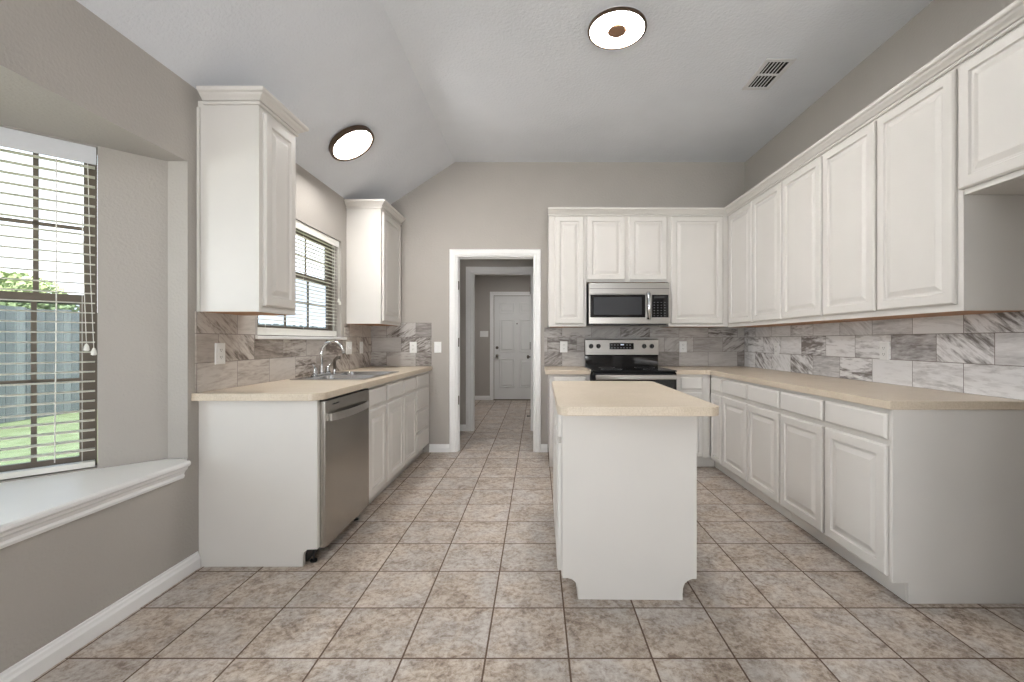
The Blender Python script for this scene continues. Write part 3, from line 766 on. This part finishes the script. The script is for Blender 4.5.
# backsplashes
def strip(name, bm, mat, label): return tag(obj(name, bm, mat, None), label, 'backsplash')
bm = bmesh.new()
ts = .009
box(bm, XL+.001, XL+ts, 2.286, WY0-.036, CTOP+.0008, 1.3372); box(bm, XL+.001, XL+ts, WY0-.0358, WY1+.061, CTOP+.0008, 1.1952); box(bm, XL+.001, XL+ts, WY1+.0612, YB-.0005, CTOP+.0008, 1.344)
strip('tile_backsplash', bm, M['splash_left'], 'grey-brown stone tile backsplash behind the sink under the window')
bm = bmesh.new(); box(bm, XL+ts+.001, -1.43, YB-ts, YB-.001, CTOP+.0008, 1.3435); box(bm, -1.43, -1.124, YB-ts, YB-.001, CTOP+.0008, 1.378)
strip('tile_backsplash', bm, M['splash_back'], 'short grey tile backsplash on the back wall at the sink counter end')
bm = bmesh.new(); box(bm, .078, 1.896, YB-ts, YB-.001, CTOP+.0008, 1.3265); box(bm, 1.8965, XR-ts-.001, YB-ts, YB-.001, CTOP+.0008, 1.3192)
strip('tile_backsplash', bm, M['splash_back'], 'grey stone tile backsplash behind the stove')
bm = bmesh.new(); box(bm, XR-ts, XR-.001, 1.985, YB-.0005, CTOP+.0008, 1.3192)
strip('tile_backsplash', bm, M['splash_right'], 'light marble-look tile backsplash along the right wall')

# ------------------------------------------------------------ island, turned slightly clockwise
isl = thing('kitchen_island', 'white island cabinet with notched end panel in the middle of the floor', 'kitchen island', (0, 0, 0))
FI = Face('-X', .112)
bm = bmesh.new()
def arc(cx, cz_, r, a0, a1, n_=5): return [(cx+r*math.cos(a0+(a1-a0)*i/n_), cz_+r*math.sin(a0+(a1-a0)*i/n_)) for i in range(n_+1)]
P = [(.178, .0008), (.178, .035)]+arc(.178-.060, .035+.0, .060, 0, PI/2)[1:]+[(.113, .100)]
P = [(.186, .0008), (.186, .030), (.184, .055), (.176, .078), (.159, .092), (.139, .098), (.115, .098), (.115, CBOT-.001), (.727, CBOT-.001), (.727, .098), (.707, .098), (.690, .092), (.673, .078), (.665, .055), (.663, .030), (.663, .0008)]
prism(bm, P, 2.020, 2.038, 1); obj('end_panel', bm, M['cab'], isl, .001)
bm = bmesh.new(); box(bm, .142, .728, 2.0385, 2.96, .10, CBOT-.001); obj('body', bm, M['cab'], isl)
obj('face_frame', BX(.112, .1415, 2.0385, 2.96, .10, CBOT-.001), M['cab'], isl)
obj('toe_kick', BX(.185, .663, 2.0385, 2.93, .0008, .0995), M['cab'], isl)
for a, b_ in ((2.06, 2.49), (2.51, 2.94)):
    drawer_front(FI, a, b_, RZ0, RZ1, isl); raised_door(FI, a, b_, DZ0, DZ1, isl)
ict = obj('island_countertop', BX(0, 1, 0, 1, 0, 1), M['lam'], None) if False else None
bm = bmesh.new(); prism(bm, rrect(.086, .762, 1.808, 2.985, .055), CBOT, CTOP)
ict = tag(obj('island_countertop', bm, M['lam'], None, .003), 'beige laminate island top with rounded corners', 'countertop')
# turn both about the near left corner
rot = Matrix.Translation((.1, 1.9, 0)) @ Matrix.Rotation(-.014, 4, 'Z') @ Matrix.Translation((-.1, -1.9, 0))
for o in (isl, ict): o.matrix_world = rot @ (Matrix.Translation(o.location))
# move the island empty to its base centre, keeping the parts where they are
c0 = Vector((.43, 2.45, 0))
newloc = isl.matrix_world @ c0
for ch in list(isl.children): ch.data.transform(Matrix.Translation(-c0))
isl.location = newloc; 

# ------------------------------------------------------------ range
rg = thing('stove', 'stainless and black electric range between the back counters', 'stove', (.884, 4.33, 0))
RX0, RX1 = .502, 1.266
obj('body', BX(RX0+.002, RX1-.002, 4.035, 4.66, .03, .905), M['black'], rg)
obj('cooktop', BX(RX0, RX1, 3.985, 4.60, .9055, .918), M['glassblack'], rg, .004)
for x, y, r in ((.70, 4.15, .10), (1.08, 4.15, .08), (.70, 4.43, .08), (1.08, 4.43, .10)):
    bm = bmesh.new(); lathe(bm, [(r, 0), (r, .0004), (r-.004, .0004), (r-.004, 0)], (x, y, .9182), seg=32, cap=False)
    obj('burner_ring', bm, M['button'], rg)
bm = bmesh.new(); box(bm, RX0+.003, RX1-.003, 4.600, 4.662, .906, 1.045); prism(bm, [(4.600, 1.028), (4.59, 1.036), (4.588, 1.045), (4.662, 1.045), (4.662, 1.028)], RX0+.003, RX1-.003, 0)
bg = obj('backguard', bm, M['glassblack'], rg)
bm = bmesh.new(); prism(bm, [(4.582, 1.040), (4.604, 1.195), (4.612, 1.204), (4.662, 1.204), (4.662, 1.0455), (4.60, 1.0455)], RX0+.001, RX1-.001, 0)
cp = obj('control_panel', bm, M['steel_x'], rg, .002)
def onpanel(x, z): return (x, 4.582+(z-1.04)*.1419-.0005, z)
for x in (.564, .640, 1.116, 1.196):
    bm = bmesh.new(); lathe(bm, [(.024, 0), (.024, .004), (.020, .006), (.018, .022), (.015, .024)], onpanel(x, 1.130), (0, -1, .14), 20)
    box(bm, x-.004, x+.004, 4.552, 4.575, 1.117, 1.150); obj('knob', bm, M['black'], cp)
bm = bmesh.new(); prism(bm, [(4.5895, 1.097), (4.5988, 1.163), (4.604, 1.163), (4.596, 1.097)], .756, 1.008, 0); dp = obj('display', bm, M['glassblack'], cp)
for i in range(7):
    for j in range(2):
        if 2 < i < 5 and j == 1: continue
        x = .770+i*.032; z = 1.108+j*.030; y = 4.5895+(z-1.097)*.141-.0008; bm = BX(x, x+.017, y, y+.0015, z, z+.010)
        obj('button', bm, M['button'], dp)
bm = bmesh.new(); y = 4.5895+(.045)*.141-.001; box(bm, .871, .906, y, y+.002, 1.140, 1.152); obj('clock', bm, M['led'], dp)
bm = bmesh.new(); prism(bm, [(4.034, .245), (3.99, .245), (3.985, .255), (3.985, .89), (3.998, .900), (4.034, .900)], RX0+.004, RX1-.004, 0); od = obj('oven_door', bm, M['glassblack'], rg, .003)
obj('steel_panel', BX(RX0+.006, RX1-.006, 3.980, 3.9845, .25, .36), M['steel_x'], od)
obj('oven_window', BX(RX0+.11, RX1-.11, 3.9820, 3.9845, .42, .72), M['glassblack'], od)
bm = bmesh.new(); prism(bm, rrect(3.925, 3.945, .838, .882, .008, 4), RX0+.025, RX1-.025, 0)
for x in (RX0+.04, RX1-.04): box(bm, x-.012, x+.012, 3.945, 3.9848, .848, .872)
obj('handle', bm, M['steel_x'], od)
obj('drawer', BX(RX0+.006, RX1-.006, 3.985, 4.034, .05, .238), M['steel_x'], rg, .003)
for x in (RX0+.05, RX1-.05):
    for y in (4.08, 4.62):
        bm = bmesh.new(); lathe(bm, [(.02, .001), (.02, .0295)], (x, y, 0), seg=12); obj('foot', bm, M['black'], rg)

# microwave
mw = thing('microwave', 'stainless over-the-range microwave under the short wall cabinet', 'microwave', (.888, 4.48, 1.345))
MX0, MX1 = .5045, 1.282
obj('body', BX(MX0, MX1, 4.296, 4.688, 1.350, 1.750), M['black'], mw)
bm = bmesh.new(); box(bm, MX0, MX1, 4.270, 4.2955, 1.640, 1.748); obj('top_grille', bm, M['steel_x'], mw, .003)
obj('grille_groove', BX(MX0+.004, MX1-.004, 4.2692, 4.2705, 1.689, 1.693), M['slot'], mw)
bm = bmesh.new(); holed(bm, [(MX0, 1.352), (1.105, 1.352), (1.105, 1.638), (MX0, 1.638)], [[(MX0+.012, 1.412), (1.050, 1.412), (1.050, 1.632), (MX0+.012, 1.632)]], 4.268, 4.295, mk=lambda x, z, y: (x, y, z))
md = obj('door', bm, M['steel_x'], mw, .002)
obj('door_glass', BX(MX0+.0125, 1.0495, 4.272, 4.294, 1.4125, 1.6315), M['glassblack'], md)
bm = bmesh.new(); prism(bm, rrect(MX0+.045, 1.015, 1.438, 1.610, .012, 4), 4.2708, 4.2718, 1); obj('door_window', bm, M['greyglass'], md)
bm = bmesh.new(); holed(bm, [(1.1065, 1.352), (MX1, 1.352), (MX1, 1.638), (1.1065, 1.638)], [[(1.112, 1.412), (MX1-.008, 1.412), (MX1-.008, 1.632), (1.112, 1.632)]], 4.268, 4.295, mk=lambda x, z, y: (x, y, z))
obj('panel_surround', bm, M['steel_x'], mw)
kp = obj('keypad', BX(1.1125, MX1-.0085, 4.271, 4.294, 1.4125, 1.6315), M['glassblack'], mw)
for i in range(4):
    for j in range(6):
        x = 1.124+i*.034; z = 1.425+j*.026; bm = BX(x+.006, x+.018, 4.2702, 4.2715, z, z+.005)
        obj('button', bm, M['button'], kp)
obj('display', BX(1.135, 1.235, 4.2702, 4.2715, 1.598, 1.618), M['slot'], kp)
bm = bmesh.new(); hp = []
for i in range(13):
    u = i/12; hp.append((1.078+.000*u, 4.262-.040*math.sin(PI*u)**.7, 1.392+.268*u))
rows = []
for x, y, z in hp:
    rows.append([bm.verts.new(c) for c in ((x-.019, y, z), (x-.012, y-.008, z), (x+.012, y-.008, z), (x+.019, y, z), (x+.012, y+.004, z), (x-.012, y+.004, z))])
for a_, b_ in zip(rows, rows[1:]):
    for i in range(6): bm.faces.new((a_[i], a_[(i+1) % 6], b_[(i+1) % 6], b_[i]))
bm.faces.new(rows[0]); bm.faces.new(list(reversed(rows[-1])))
obj('handle', bm, M['chrome'], md, smooth=True)
bm = bmesh.new(); box(bm, MX0+.02, MX1-.02, 4.30, 4.67, 1.343, 1.3495); obj('underside', bm, M['black'], mw)
for x in (.60, 1.05):
    bm = bmesh.new(); lathe(bm, [(.05, 0), (.045, -.006)], (x, 4.36, 1.3428), seg=20)
    obj('task_light', bm, M['knobmetal'], mw)

# ------------------------------------------------------------ outlets and switches
def plate(F, a, z, w, label, kind, h=.118):
    t = thing('wall_outlet' if kind == 'o' else 'light_switch', label, 'outlet' if kind == 'o' else 'light switch', F.pt(a, 0, z-h/2), 'white wall plates')
    bm = bmesh.new(); F.rings(bm, a-w/2, a+w/2, z-h/2, z+h/2, [(0, .0005), (0, .003), (.004, .006)]); obj('cover_plate', bm, M['plate'], t)
    if kind == 'o':
        for dz_ in (-.020, .020):
            bm = bmesh.new(); F.box(bm, a-.017, a+.017, .006, .008, z+dz_-.014, z+dz_+.014); r = obj('receptacle', bm, M['plate'], t)
            bm = bmesh.new()
            for da in (-.0065, .0065): F.box(bm, a+da-.0012, a+da+.0012, .0080, .0084, z+dz_-.003, z+dz_+.006)
            F.box(bm, a-.002, a+.002, .0080, .0084, z+dz_-.010, z+dz_-.007)
            obj('slots', bm, M['slot'], r)
    elif kind == 'g':
        pass
    else:
        for c in ([0] if w < .1 else [-.023, .023]):
            bm = bmesh.new(); F.box(bm, a+c-.005, a+c+.005, .006, .014, z-.006, z+.012); obj('toggle', bm, M['plate'], t)
    return t
SLf = Face('+X', XL+ts); SBf = Face('-Y', YB-ts); SRf = Face('-X', XR-ts)
plate(SLf, 2.455, 1.114, .078, 'white outlet on the left backsplash nearest the bay window', 'o')
plate(SLf, 4.137, 1.118, .118, 'white double switch on the backsplash just past the faucet', 's')
plate(SLf, 4.43, 1.118, .075, 'white switch on the backsplash in the far left corner', 's')
plate(SBf, -1.316, 1.117, .075, 'white outlet on the back wall tiles at the end of sink counter', 'o')
plate(Face('-Y', YB), -1.057, 1.117, .075, 'white switch on painted wall left of the doorway', 's')
plate(SBf, .285, 1.122, .078, 'white outlet on the tiles left of the stove', 'o')
plate(SBf, 1.553, 1.122, .078, 'white outlet on the tiles right of the stove', 'o')
plate(SRf, 4.06, 1.11, .075, 'white outlet at the far end of the right backsplash', 'o')
plate(SRf, 2.80, 1.120, .078, 'white outlet near the middle of the right backsplash', 'o')
plate(Face('-Y', FY1), -1.06, 1.325, .165, 'wide white switch plate beside the front door seen down the hall', 's')

# ------------------------------------------------------------ ceiling lights and vent
def ceiling_light(label, c, nrm, button):
    t = thing('ceiling_light', label, 'ceiling light', c, 'round ceiling lights')
    nrm = Vector(nrm).normalized(); c = Vector(c)
    bm = bmesh.new(); lathe(bm, [(.161, .0008), (.161, .0125)], c, nrm, 48); obj('mounting_plate', bm, M['halo'] if button else M['bronze'], t)
    bm = bmesh.new()
    if button: pr = [(.150, .013), (.174, .013), (.177, .026), (.172, .031), (.1625, .031), (.1625, .0155), (.150, .0155)]
    else: pr = [(.160, .004), (.178, .010), (.180, .040), (.172, .046), (.158, .044), (.154, .034), (.154, .006)]
    lathe(bm, pr+[pr[0]], c, nrm, 64, cap=False); obj('rim', bm, M['bronze'], t, smooth=False)
    r = .1615 if button else .1535
    z1 = .027 if button else .040
    bm = bmesh.new(); lathe(bm, [(r, .0165), (r, z1-.002), (r-.01, z1), (.03, z1+.002)], c, nrm, 64); obj('diffuser', bm, M['diffuser'], t)
    if button:
        bm = bmesh.new(); lathe(bm, [(.056, z1+.0022), (.058, z1+.006), (.050, z1+.010), (.01, z1+.012)], c, nrm, 32); obj('center_cap', bm, plain('lamp_cap_copper', (.30, .17, .10), .5, .3), t)
    return t
ceiling_light('round ceiling light with a copper centre cap on the flat ceiling', (.484, 2.668, CZ), (0, 0, -1), True)
cx = -1.435; ceiling_light('round ceiling light with thick bronze rim on the sloped ceiling above sink', (cx, 3.385, cz(cx)), (SL, 0, -1), False)
vt = thing('ceiling_vent', 'small rectangular ceiling vent with dark louvre gaps', 'vent', (1.65, 3.15, CZ))
bm = bmesh.new(); holed(bm, [(1.547, 2.970), (1.750, 2.970), (1.750, 3.335), (1.547, 3.335)], [[(1.577, 3.000), (1.720, 3.000), (1.720, 3.140), (1.577, 3.140)], [(1.577, 3.158), (1.720, 3.158), (1.720, 3.305), (1.577, 3.305)]], CZ-.009, CZ-.001)
obj('frame', bm, M['ventwhite'], vt, .001)
obj('duct_shade', BX(1.577, 1.720, 3.0, 3.305, CZ-.0018, CZ-.0008), M['duct_shade'], vt)  # flat black sheet painted as the shade inside the vent
bm = bmesh.new()
for i in range(5):
    x = 1.590+i*.0245
    for a_, b_ in ((3.0, 3.14), (3.158, 3.305)): prism(bm, [(x, CZ-.0055), (x+.0075, CZ-.0055), (x+.0075, CZ-.0045), (x, CZ-.0045)], a_, b_, 1)
obj('louvres', bm, M['ventwhite'], vt)

# ------------------------------------------------------------ outdoors, seen through the windows
struct('lawn', BX(-14, -1.9, -10, 22, -.16, -.10), M['grass']); bpy.data.objects['lawn']['kind'] = 'stuff'
tag(bpy.data.objects['lawn'], 'bright green lawn outside the bay window', 'grass')
fn = thing('wooden_fence', 'weathered grey wooden fence across the lawn outside', 'fence', (-8.3, 5, -.10))
bm = bmesh.new(); y = -6.0
while y < 20: box(bm, -8.31, -8.29, y+.004, y+.136, -.09, 1.72+random.uniform(-.02, .02)); y += .14
obj('boards', bm, M['fence'], fn)
bm = bmesh.new(); box(bm, -8.36, -8.311, -6, 20, .2, .29); box(bm, -8.36, -8.311, -6, 20, 1.3, 1.39); obj('rail', bm, M['fence'], fn)
def tree(label, x, y, h, r, nb=260):
    t = thing('tree', label, 'tree', (x, y, -.10), 'trees beyond the fence')
    bm = bmesh.new(); tube(bm, [(x, y, -.09), (x+.05, y, h*.5), (x, y+.05, h)], [.10, .08, .04], 8); obj('trunk', bm, M['bark'], t)
    bm = bmesh.new()
    for i in range(nb*14):
        v = Vector((random.gauss(0, 1), random.gauss(0, 1), random.gauss(0, 1))).normalized()*r*random.uniform(.35, 1)**.6
        p = Vector((x, y, h))+Vector((v.x, v.y, v.z*.8))
        a = Vector((random.uniform(-1, 1), random.uniform(-1, 1), random.uniform(-1, 1))).normalized()*.06; b_ = a.orthogonal().normalized()*.04
        bm.faces.new([bm.verts.new(p+q_) for q_ in (a, b_, -a, -b_)])
    me_n = obj('crown', bm, M['leaf'], t)
tree('pale green leafy tree just beyond the fence', -10.0, 8.3, 1.7, 1.0)
tree('lower leafy tree beyond the fence, left of the other', -11.2, 5.9, 1.3, .8, 200)
